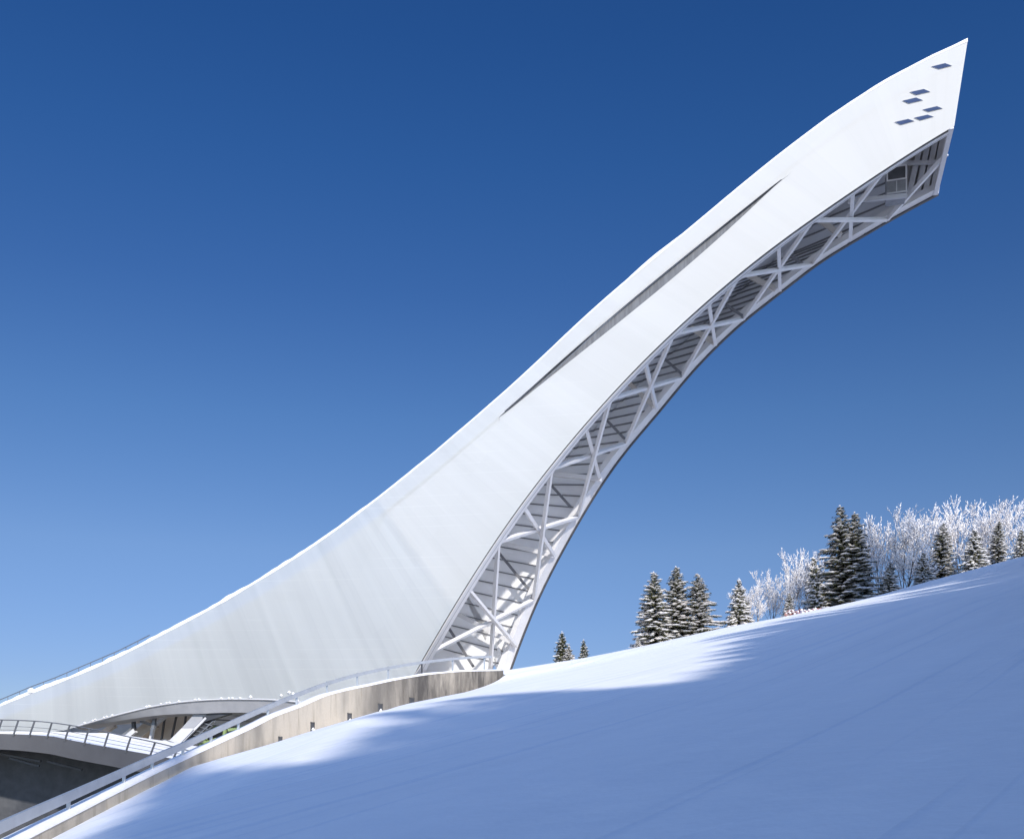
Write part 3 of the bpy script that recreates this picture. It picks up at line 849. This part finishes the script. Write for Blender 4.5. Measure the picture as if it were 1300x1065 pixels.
for a, b_ in POSTS:
    mb = MB(); A_ = at(*a, dy(a[0])-.45); B_ = at(b_[0], b_[1]+2, dy(b_[0])-.03)
    mb.beam(A_, B_, .10, .05, V((0,1,0))); part(mb, 'post', M['rail'], rail)
# beams and posts under it
for a, b_ in (((-30,951),(52,966)), ((12,962),(50,972)), ((60,966),(104,977))):
    bar(at(*a, 66.5), at(*b_, 66.5), .14, M['under'], 'under_beam', walk)
# retaining wall of the yard under the ramp
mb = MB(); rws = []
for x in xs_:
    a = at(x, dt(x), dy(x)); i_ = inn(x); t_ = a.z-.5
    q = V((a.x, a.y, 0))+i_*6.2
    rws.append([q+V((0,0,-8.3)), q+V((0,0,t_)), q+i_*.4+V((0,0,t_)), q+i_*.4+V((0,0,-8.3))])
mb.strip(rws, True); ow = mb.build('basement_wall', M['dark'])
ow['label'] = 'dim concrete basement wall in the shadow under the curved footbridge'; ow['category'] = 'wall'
mb = MB(); mb.quad((-145,72,-.12), (-8,72,-.12), (-2.4,80,-.12), (-6,112,-.12)); mb.quad((-145,72,-.12), (-6,112,-.12), (-40,120,-.12), (-145,130,-.12)); struct(mb.build('upper_yard', M['dconcrete']))

# ------------------------------------------------------------------ concrete wall with its rail
cwall = thing('concrete_retaining_wall', 'curved water-stained concrete retaining wall with small square niches, sweeping up to the ramp foot', 'wall', (WS[30][0], WS[30][1], WS[30][2]))
def wdir(i):
    a = V(WS[max(i-1, 0)][:2]); b_ = V(WS[min(i+1, len(WS)-1)][:2]); d = (b_-a).normalized()
    return V((d.x, d.y, 0)), V((-d.y, d.x, 0))          # along, to the ramp side
mb = MB(); rws = []; cap = []
for i, (x, y_, zf, zt) in enumerate(WS):
    d_, l_ = wdir(i); p = V((x, y_, 0))
    rws.append([p+V((0,0,zf-1.6)), p+V((0,0,zt-.05)), p+l_*.5+V((0,0,zt-.05)), p+l_*.5+V((0,0,-8.2))])
    h = .05+.035*noise.noise(V((i*.3, 1, 5)))
    cap.append([p-l_*.02+V((0,0,zt-.06)), p-l_*.015+V((0,0,zt-.03+h*.3)), p+l_*.2+V((0,0,zt+h)), p+l_*.45+V((0,0,zt+h*.6)), p+l_*.53+V((0,0,zt-.10))])
mb.strip(rws, True); n = len(mb.v); mb.f.append((0,1,2,3)); mb.f.append((n-4,n-3,n-2,n-1))
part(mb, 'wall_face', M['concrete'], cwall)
mb = MB(); mb.strip(cap); mb.f.append(tuple(range(len(mb.v)-5, len(mb.v)))); part(mb, 'snow_cap', M['snowcap'], cwall, True)
def wall_at(px, dz_off=0):
    Y = wdist(px) if px >= 238 else None
    if Y is None:
        for i in range(len(WS)-1):
            pa = CX+F*WS[i][0]/max(WS[i][1], .1); pb2 = CX+F*WS[i+1][0]/max(WS[i+1][1], .1)
            if WS[i][1] > 1 and pa <= px <= pb2:
                return lerp(WS[i][1], WS[i+1][1], (px-pa)/(pb2-pa))
        return WS[3][1]
    return Y
for (px, py, sz) in ((355.5,940.5,.17), (396.5,922.5,.20), (443.5,911,.22), (482.5,899,.24), (522.5,891.5,.26)):
    Y = wall_at(px); p = at(px, py, Y); k = min(range(len(WS)), key=lambda j: abs(WS[j][1]-Y)); d_, l_ = wdir(k)
    mb = MB(); s1 = sz*1.05
    for sx_, sz_, ww, hh in ((-1,0,.04,s1+.05), (1,0,.04,s1+.05), (0,-1,s1+.05,.04), (0,1,s1+.05,.04)):
        mb.box(p+d_*(sx_*s1)+V((0,0,sz_*s1))-l_*.012, d_*ww, l_*.02, V((0,0,hh)))
    nc = part(mb, 'niche', M['dconcrete'], cwall)
    mb = MB(); mb.box(p-l_*.006, d_*(s1-.03), l_*.012, V((0,0,s1-.03))); part(mb, 'niche_hollow', M['dark'], nc)
    mb = MB(); mb.blob(p-V((0,0,sz*.75))-l_*.05, d_*sz*.75, l_*.1, V((0,0,sz*.7)), rnd, 7); part(mb, 'snow_lump', M['snowcap'], nc)
HR = [(120,1003),(160,985),(206,962),(241,945.5),(276,929),(310,913),(347,896.5),(383,881.5),(421,867),(459,856),(498,847.5),(540,840.5),(579,836),(619,833.5),(627,833.5)]
hrf = pchip(*zip(*HR))
guard = thing('wall_handrail', 'long galvanised flat handrail on slim posts along the top of the concrete retaining wall', 'handrail', at(460, 868, wall_at(460)))
def rail_pt(px, py):
    Y = wall_at(px); k = min(range(len(WS)), key=lambda j: abs(WS[j][1]-Y)); d_, l_ = wdir(k)
    return at(px, py, Y), d_, l_
mb = MB(); rws = []
for k in range(90):
    px = lerp(238, 627, k/89); p, d_, l_ = rail_pt(px, hrf(px))
    p = p+l_*.2; h = interp([238,330,420,627], [.135,.125,.095,.085], px)
    rws.append([p-l_*.04-V((0,0,h)), p-l_*.04+V((0,0,h)), p+l_*.04+V((0,0,h)), p+l_*.04-V((0,0,h))])
p0 = sum(rws[0], V())/4
pre_ = []
for i, (x, y_, zf, zt) in enumerate(WS[:10]):
    d_, l_ = wdir(i); zt_ = (zt-zt0)+p0.z; p = V((x, y_, zt_))+l_*.2; h = .135
    pre_.append([p-l_*.04-V((0,0,h)), p-l_*.04+V((0,0,h)), p+l_*.04+V((0,0,h)), p+l_*.04-V((0,0,h))])
mb.strip(pre_+rws, True); part(mb, 'handrail', M['galv'], guard)
for px in (241,276,310,347,383,421,459,498,540,579,619):
    p, d_, l_ = rail_pt(px, hrf(px)); q, _, _ = rail_pt(px, wtop(px)+1.5)
    mb = MB(); mb.beam(p+l_*.27+V((0,0,.1)), q+l_*.27, .09, .09, l_); part(mb, 'post', M['dark'] if px == 540 else M['galv'], guard)
for i in (3,4,6,8,9):
    x, y_, zf, zt = WS[i]; d_, l_ = wdir(i)
    mb = MB(); mb.beam(V((x, y_, (zt-zt0)+p0.z))+l_*.27, V((x, y_, zt-.1))+l_*.27, .09, .09, l_); part(mb, 'post', M['galv'], guard)

# ------------------------------------------------------------------ trees
def spruce_meshes(H, Rad, seed, snow=.5, dens=1.0, two_top=False):
    r = random.Random(seed); cr = MB(); sn = MB(); tk = MB()
    tk.tube([(0,0,-1.5), (0,0,H*.3), (.03*H*.2,0,H*.7), (0,0,H)], [H*.017, H*.013, H*.006, .01], 6)
    axes = [(V((0,0,0)), H, Rad)]
    if two_top: axes.append((V((Rad*.42, .2, 0)), H*.93, Rad*.9)); tk.tube([(Rad*.3,.2,-1), (Rad*.42,.2,H*.9)], [.1,.02], 5)
    for (o, h_, R_) in axes:
        z = h_*.03
        while z < h_*.985:
            fr = z/h_; L0 = R_*(1-fr)**.82+.10
            n = 7 if fr < .8 else 4; a0 = r.random()*6.28
            for k in range(n):
                if r.random() < .12: continue
                az = a0+6.283*k/n+r.uniform(-.35,.35); bs = r.uniform(.25, 1.6)
                L = L0*(.48+.68*r.random())*(1+.22*noise.noise(V((math.cos(az)*1.3, math.sin(az)*1.3, z*.9+seed))))
                d = V((math.cos(az), math.sin(az), 0)); sd = V((-d.y, d.x, 0))
                up0 = r.uniform(.05,.3) if fr > .6 else r.uniform(-.12,.08)
                dr = r.uniform(.22,.42)*(1-fr*.6)
                m_ = max(3, int(L/.17*dens))
                for j in range(m_+1):
                    t = (j+.35)/(m_+.35)
                    p = o+V((0,0,z+r.uniform(-.05,.05)))+d*(L*t)+V((0,0,L*(up0*t-dr*t*t+.14*t**4)))
                    ln = (.20+.24*(1-abs(t-.45)))*min(1, .5+L0*.6)
                    for q in range(3):
                        si = (-1, 1, 0)[q]
                        dd = (d*(.55+.4*r.random())+sd*si*(.5+.5*r.random())+V((0,0,-.30-.45*r.random()))).normalized()
                        wv = dd.cross(V((0,0,1))).normalized()*(ln*.26)+V((0,0,ln*.10*r.uniform(-1,1)))
                        e = p+dd*ln
                        cr.tri(p-wv*.7, p+wv*.7, e) if r.random() < .5 else cr.quad(p-wv*.4, p+dd*ln*.5-wv, e, p+dd*ln*.55+wv)
                    if t > .28 and r.random() < snow*bs*(.45+.75*t):
                        s_ = (.10+.15*r.random())*min(1.15, .5+L0*.5)
                        sn.blob(p+V((0,0,.04)), d*s_*1.5, sd*s_*(.8+.5*r.random()), V((0,0,s_*.55)), r, 5)
            z += max(.16, h_*.024)*(.8+.4*r.random())
        for q in range(6):
            sn.blob(o+V((r.uniform(-.06,.06), r.uniform(-.06,.06), h_*(1-.02*q))), V((.09,0,0)), V((0,.09,0)), V((0,0,.10)), r, 5)
        cr.tube([o+V((0,0,h_*.9)), o+V((0,0,h_+.1))], [.06,.015], 4)
    return tk.mesh('trunk', M['bark']), cr.mesh('crown', M['needles']), sn.mesh('snow', M['treesnow'])

def frosted_meshes(H, spread, seed, stems=3, levels=4, snow=.5, lean=.0):
    r = random.Random(seed); tk = MB(); tw = MB(); sn = MB()
    def grow(p, d, L, rad, lev):
        n = 4; pts = [p]; dd = d
        for k in range(n):
            dd = (dd+V((r.uniform(-1,1), r.uniform(-1,1), r.uniform(-.3,.8)))*.15).normalized()
            pts.append(pts[-1]+dd*(L/n))
        rr = [max(.009, lerp(rad, rad*.5, k/n)) for k in range(n+1)]
        (tk if lev < 2 else tw).tube(pts, rr, 5 if lev < 2 else 3, False)
        for k in range(1, n+1):
            if r.random() < snow*(.45 if lev < 2 else 1.0):
                a, b_ = pts[k-1], pts[k]; c = lerp(a, b_, r.random())
                ax = (b_-a).normalized(); s_ = rr[k]+r.uniform(.012,.07)
                sd = ax.cross(V((0,0,1)));  sd = sd.normalized() if sd.length > .1 else V((1,0,0))
                upv = sd.cross(ax); upv = upv if upv.z > 0 else -upv
                sn.blob(c+V((0,0,rr[k]*.6)), ax*s_*r.uniform(1.0,2.0), sd*s_*.9, upv*s_*.8, r, 4)
        if lev >= levels: return
        for c in range((5, 4, 3, 2)[lev]):
            t = r.uniform(.12 if lev == 0 else .25, 1.0); k = min(n-1, int(t*n)); q = lerp(pts[k], pts[k+1], t*n-k)
            ax = (pts[k+1]-pts[k]).normalized()
            side = V((r.uniform(-1,1), r.uniform(-1,1), r.uniform(-.1,.6))).normalized()
            nd = (ax*r.uniform(.5,.95)+side*r.uniform(.55,.95)*spread).normalized()
            grow(q, nd, L*r.uniform(.42,.68), rr[k]*.55, lev+1)
        grow(pts[-1], dd, L*.5, rr[-1], lev+1)
    for s in range(stems):
        az = 6.283*s/stems+r.random(); tilt = r.uniform(.1,.5)*spread if stems > 1 else .05
        d = V((math.cos(az)*tilt+lean, math.sin(az)*tilt, 1)).normalized()
        grow(V((math.cos(az)*.1, math.sin(az)*.1, -.8)), d, H*r.uniform(.48,.60), H*.0055+.010, 0)
    return tk.mesh('trunk', M['bark']), tw.mesh('twigs', M['frost']), sn.mesh('snow', M['treesnow'])

def plant(kind, meshes, label, cat, px, pytop, Y, Hmesh, rot, group=None, sc=None, wide=1.0, hidden=None):
    """stand a tree so that its tip is at height of pixel row pytop"""
    x = Y*(px-CX)/F; zt = Y*(HZ-pytop)/F; zb = terrain_z(x, Y)-.05
    t = thing(kind, label, cat, (x, Y, zb), group)
    s = (zt-zb)/Hmesh if sc is None else sc
    t.scale = (s*wide, s*wide, s); t.rotation_euler = (R(3.2*math.sin(px*1.7)),R(3.2*math.cos(px*2.3)),rot)
    for me_ in meshes: link(bpy.data.objects.new(me_.name.split('.')[0], me_), t)
    return t

spA = spruce_meshes(9.0, 2.5, 11, 1.0)
spB = spruce_meshes(9.0, 2.3, 12, 1.0)
spC = spruce_meshes(9.0, 2.6, 13, .9)
spD = spruce_meshes(11.0, 2.5, 14, .65, 1.1, True)
spE = spruce_meshes(6.0, 2.2, 15, 1.25)
spF = spruce_meshes(6.0, 2.0, 16, .22)
TG = 'spruces on the crest of the snow slope'
plant('spruce_tree', spF, 'tiny dark spruce tip with a snowy clump at its right, beside the ramp foot', 'tree', 714, 802, 112, 6, .3, TG)
plant('spruce_tree', spF, 'smallest and barest dark spruce tip peeking over the snow crest', 'tree', 742, 811.5, 116, 6, 2.0, TG, wide=.8)
plant('spruce_shrub', spE, 'low snow-laden young spruce beside the bare spruce tip near the ramp foot', 'shrub', 721, 819, 106, 6, 1.0, wide=1.1)
plant('spruce_tree', spA, 'snow-dusted spruce, leftmost of the close row of three right of the ramp', 'tree', 832, 727, 102, 9, .5, TG, wide=1.3)
plant('spruce_tree', spB, 'slender tall-tipped snowy spruce, middle of the close row of three', 'tree', 861, 719, 103, 9, 1.9, TG, wide=1.3)
plant('spruce_tree', spC, 'dark spruce with a broad right-hand limb, right end of the close row of three', 'tree', 888, 727, 102, 9, 2.6, TG, wide=1.35)
plant('spruce_shrub', spE, 'tiny snow-capped spruce seedling at the left foot of the row of three spruces', 'shrub', 810, 808, 97, 6, .2)
plant('spruce_tree', spE, 'bushy white spruce bowed under heavy snow beside a pale leafless tree', 'tree', 937, 734, 103, 6, .9, TG, wide=.8)
plant('spruce_tree', spE, 'half-buried young spruce just left of the tall twin-topped spruce', 'tree', 1038, 706, 101, 6, 2.2, TG, wide=.72)
plant('spruce_tree', spE, 'short dark snow-topped spruce above the red netting', 'tree', 1003, 752, 99, 6, 3.1, TG)
plant('spruce_tree', spD, 'tallest dark twin-topped spruce on the snow crest', 'tree', 1070, 642, 101, 11, -.25, TG, wide=1.42)
plant('spruce_tree', spC, 'thickly snowed spruce in the frosted thicket, nearest the wide fan-shaped tree', 'tree', 1194, 664, 104, 9, .2, TG, wide=1.15)
plant('spruce_tree', spE, 'spruce buried in frost between two leafless trees, below the highest white twigs', 'tree', 1236, 672, 102, 6, 1.2, TG)
plant('spruce_tree', spB, 'snowy spruce near the right edge of the picture with white twigs above it', 'tree', 1266, 662, 104, 9, 2.2, TG, wide=1.2)
plant('spruce_shrub', spE, 'low frosted spruce bush at the foot of the wide fan-shaped tree', 'shrub', 1128, 712, 100, 6, .6)
plant('spruce_shrub', spE, 'low frosted spruce bush right of the trunk of the wide fan-shaped tree', 'shrub', 1172, 700, 100, 6, 1.5)
plant('spruce_shrub', spE, 'low frosted spruce bush cut by the right edge of the picture', 'shrub', 1297, 672, 100, 6, 2.5)
fA = frosted_meshes(8.0, 1.0, 21, 5, 4, .85)
fB = frosted_meshes(8.0, .85, 22, 3, 4, .8)
fC = frosted_meshes(8.0, .8, 23, 2, 4, .8)
fD = frosted_meshes(8.0, .95, 27, 3, 4, .8)
FG = 'leafless frosted trees on the snow crest'
def frost(ms, label, px, py, Y, rot, H=8.0, wide=1.0):
    tp = max(v.co.z for v in ms[1].vertices)
    plant('frosted_tree', ms, label, 'tree', px, py, Y, tp, rot, FG, wide=wide)
frost(fC, 'thin pale leafless tree between the bowed white spruce and the red netting', 962, 738, 103, .4, wide=.8)
frost(fB, 'slender leafless tree with pinkish frosted twigs above the red netting', 1003, 694, 102, 1.2, wide=.75)
frost(fD, 'broad pale leafless tree behind the short dark spruce at the red netting', 1018, 708, 107, 2.7, wide=.9)
frost(fA, 'low spreading leafless tree rimed white beside the bowed white spruce', 948, 742, 106, 3.3, wide=.8)
frost(fB, 'small rimed leafless tree in the gap left of the red netting', 982, 722, 107, 4.1, wide=.9)
frost(fC, 'faint frosted leafless tree leaning behind the half-buried spruce', 1044, 703, 108, 2.0, wide=.9)
frost(fA, 'wide fan-shaped frosted tree with several stems from one base, right of the twin-topped spruce', 1150, 638, 104, .7, wide=1.0)
frost(fD, 'frosted leafless tree close behind the twin-topped spruce', 1112, 652, 109, 2.4, wide=.9)
frost(fD, 'frosted leafless tree with lacy white top above the thicket spruce', 1184, 640, 109, .3, wide=.85)
frost(fB, 'frosted leafless tree with the highest white twigs on the crest', 1222, 626, 108, 2.9, wide=1.0)
frost(fA, 'rounded frosted leafless tree just right of the highest white twigs', 1256, 640, 110, 1.9, wide=.8)
frost(fD, 'tall frosted leafless tree cut by the right edge of the picture', 1294, 632, 106, 1.1, wide=1.0)
# red netting under the frosted tree
nx = [(996,783.5,779), (1003,782,774), (1010,780.5,775.5), (1017,778.5,773), (1024,777,775), (1032,775.5,773), (1042,773.5,772)]
mb = MB(); cols_ = []
nb_ = pchip([a for a, _, _ in nx], [b_ for _, b_, _ in nx]); nt_ = pchip([a for a, _, _ in nx], [c for _, _, c in nx])
G = []
for k in range(34):
    x = lerp(996, 1042, k/33); G.append([lerp(at(x, nb_(x)+1.5, 92.5), at(x, nt_(x), 92.5), j/6)+V((0, .12*math.sin(k*1.7+j), .03*math.sin(k*2.3+j*1.1))) for j in range(7)])
for k in range(34):
    for j in range(7):
        if j < 6: mb.beam(G[k][j], G[k][j+1], .026, .026, (0,1,0))
        if k < 33: mb.beam(G[k][j], G[k+1][j], .026, .026, (0,1,0))
net = thing('safety_net', 'sagging red safety netting dusted with snow at the edge of the snow crest', 'net', tuple(at(1018, 780, 92.5)))
part(mb, 'netting', M['net'], net)
mb = MB()
for k in range(48):
    g = G[rnd.randrange(34)][rnd.randrange(7)]; mb.blob(g-V((0,.05,0)), V((.14,0,0)), V((0,.08,0)), V((0,0,.09)), rnd, 5)
part(mb, 'snow', M['snowcap'], net)

# ------------------------------------------------------------------ the wood behind the camera whose shade lies on the slope
def ground_hit(px, py):
    r_ = ray(px, py); t = 6.0
    while t < 130:
        p = r_*t
        if p.z < terrain_z(p.x, p.y): return p
        t += .25
    return None
LIT_POLYS = [[(652,849),(720,841),(920,800),(975,789),(955,806),(940,836),(910,860),(860,870),(800,860),(750,850),(700,848)],
             [(1060,771),(1110,761),(1190,740),(1215,735),(1200,747),(1150,760),(1110,771),(1065,780)],
             [(290,966),(360,945),(470,911),(475,920),(440,943),(400,965),(340,974)]]
def inpoly(x, y, P):
    c = False; j = len(P)-1
    for i in range(len(P)):
        if (P[i][1] > y) != (P[j][1] > y) and x < (P[j][0]-P[i][0])*(y-P[i][1])/(P[j][1]-P[i][1])+P[i][0]: c = not c
        j = i
    return c
lit = []; shade = []
for px in range(230, 1300, 13):
    for py in range(700, 1066, 7):
        h = ground_hit(px, py)
        if not h or h.y > 99 or h.x < wall_x(h.y)+.3: continue
        if any(inpoly(px, py, P) for P in LIT_POLYS): lit.append(h)
        else:
            near = any(inpoly(px+a, py+b_, P) for P in LIT_POLYS for a, b_ in ((-22,0),(22,0),(0,-12),(0,12)))
            if not near: shade.append(h)
for px in range(250, 480, 14):                       # the sunlit stretch of the concrete wall
    for f_ in (.2, .6, 1): 
        Y = wall_at(px); lit.append(at(px, lerp(wbot(px), wtop(px), f_), Y))
for px in range(505, 635, 12):
    for f_ in (.2, .5, .9)*3: Y = wall_at(px); shade.append(at(px, lerp(wbot(px), wtop(px), f_), Y))
for i in range(0, NS+1, 12):                         # the ramp stands in full sun
    for t in (0, .3, .6): lit.append(rp(ST[i], t))
for px, py, Y in ((40,940,64),(140,955,60),(300,920,46),(420,867,56),(833,760,102),(860,760,103),(888,760,102),(833,810,100),(1066,700,100),(1066,750,98),(1150,700,103),(1200,700,103),(1003,730,101),(1280,690,103)):
    lit.append(at(px, py, Y))
rf = random.Random(77)
import numpy as np
LP = np.array([tuple(p) for p in lit]); SP = np.array([tuple(p) for p in shade])
sh = V((S.x, S.y)); tanel = S.z/sh.length; sh = sh/sh.length
def rays(x, y_, zb, P):
    dx, dy_ = x-P[:,0], y_-P[:,1]
    al = dx*sh.x+dy_*sh.y; la = np.abs(-dx*sh.y+dy_*sh.x)
    return al, la, P[:,2]+al*tanel-zb
def hit(al, la, z, H_, grow):
    Rr = min(H_*.17, 4.2)*grow; Hg = H_+.6*(grow-.95)/.1
    q = np.clip(1-z/Hg, 0, 1)**.8
    return (al > 0) & (z > 0) & (la < Rr*q)
scored = []
wallshade = [p for p in shade if p.x < 1 and p.y > 50]
for it in range(11500):
    x = rf.uniform(-30, 95); y_ = rf.uniform(-60, 95)
    if it > 7000:
        p = rf.choice(wallshade); d_ = rf.uniform(40, 78); x = p.x+S.x/math.cos(SUN_EL)*d_+rf.uniform(-1.5,1.5); y_ = p.y+S.y/math.cos(SUN_EL)*d_+rf.uniform(-1.5,1.5)
    if math.hypot(x, y_+2) < 14 or (-9 < y_ < 12 and abs(x) < 17): continue
    zb = terrain_z(x, y_)
    ra = rays(x, y_, zb, LP)
    H_ = rf.uniform(15, 38)
    while H_ > 4:
        Rr = min(H_*.17, 4.2)
        ok = not (y_ > -2 and x < .5*max(y_, 0)+Rr*1.1+(9.0 if y_ < 30 else 5.0)) and not (math.hypot(x, y_) < Rr+12.0) and x > wall_x(y_)+Rr+1
        if ok and not hit(*ra, H_, 1.05).any(): break
        H_ -= 1.0
    else: continue
    if H_ <= 4: continue
    scored.append(((x, y_, H_, Rr), np.nonzero(hit(*rays(x, y_, zb, SP), H_, .85))[0]))
cov = np.zeros(len(shade), int); chosen = []
NEED = 2
while len(chosen) < 170 and scored:
    best, bi_ = 0, None
    for k, (c, sidx) in enumerate(scored):
        if len(sidx)*2 <= best: continue
        g = int((cov[sidx] == 0).sum()*2+(cov[sidx] == 1).sum())
        if g > best and all((c[0]-d_[0])**2+(c[1]-d_[1])**2 > 2.0 for d_ in chosen): best, bi_ = g, k
    if bi_ is None or best < 1: break
    c, sidx = scored.pop(bi_); chosen.append(c); cov[sidx] += 1
print('FOREST', len(chosen), 'uncovered', sum(1 for c in cov if c == 0), 'of', len(shade))
big = [spruce_meshes(10.0, 1.75, 41, .3, .85), spruce_meshes(10.0, 1.75, 42, .3, .85)]
for k, (x, y_, H_, Rr) in enumerate(chosen):
    t = thing('spruce_tree', 'tall snow-dusted spruce of the wood behind the camera that shades the snow slope', 'tree', (x, y_, terrain_z(x, y_)-.1), 'wood behind the camera')
    s = H_/10; w_ = Rr/1.75*1.03; t.scale = (w_, w_, s); t.rotation_euler = (0,0,rf.uniform(0,6.28))
    for me_ in big[k % 2]: link(bpy.data.objects.new(me_.name.split('.')[0], me_), t)
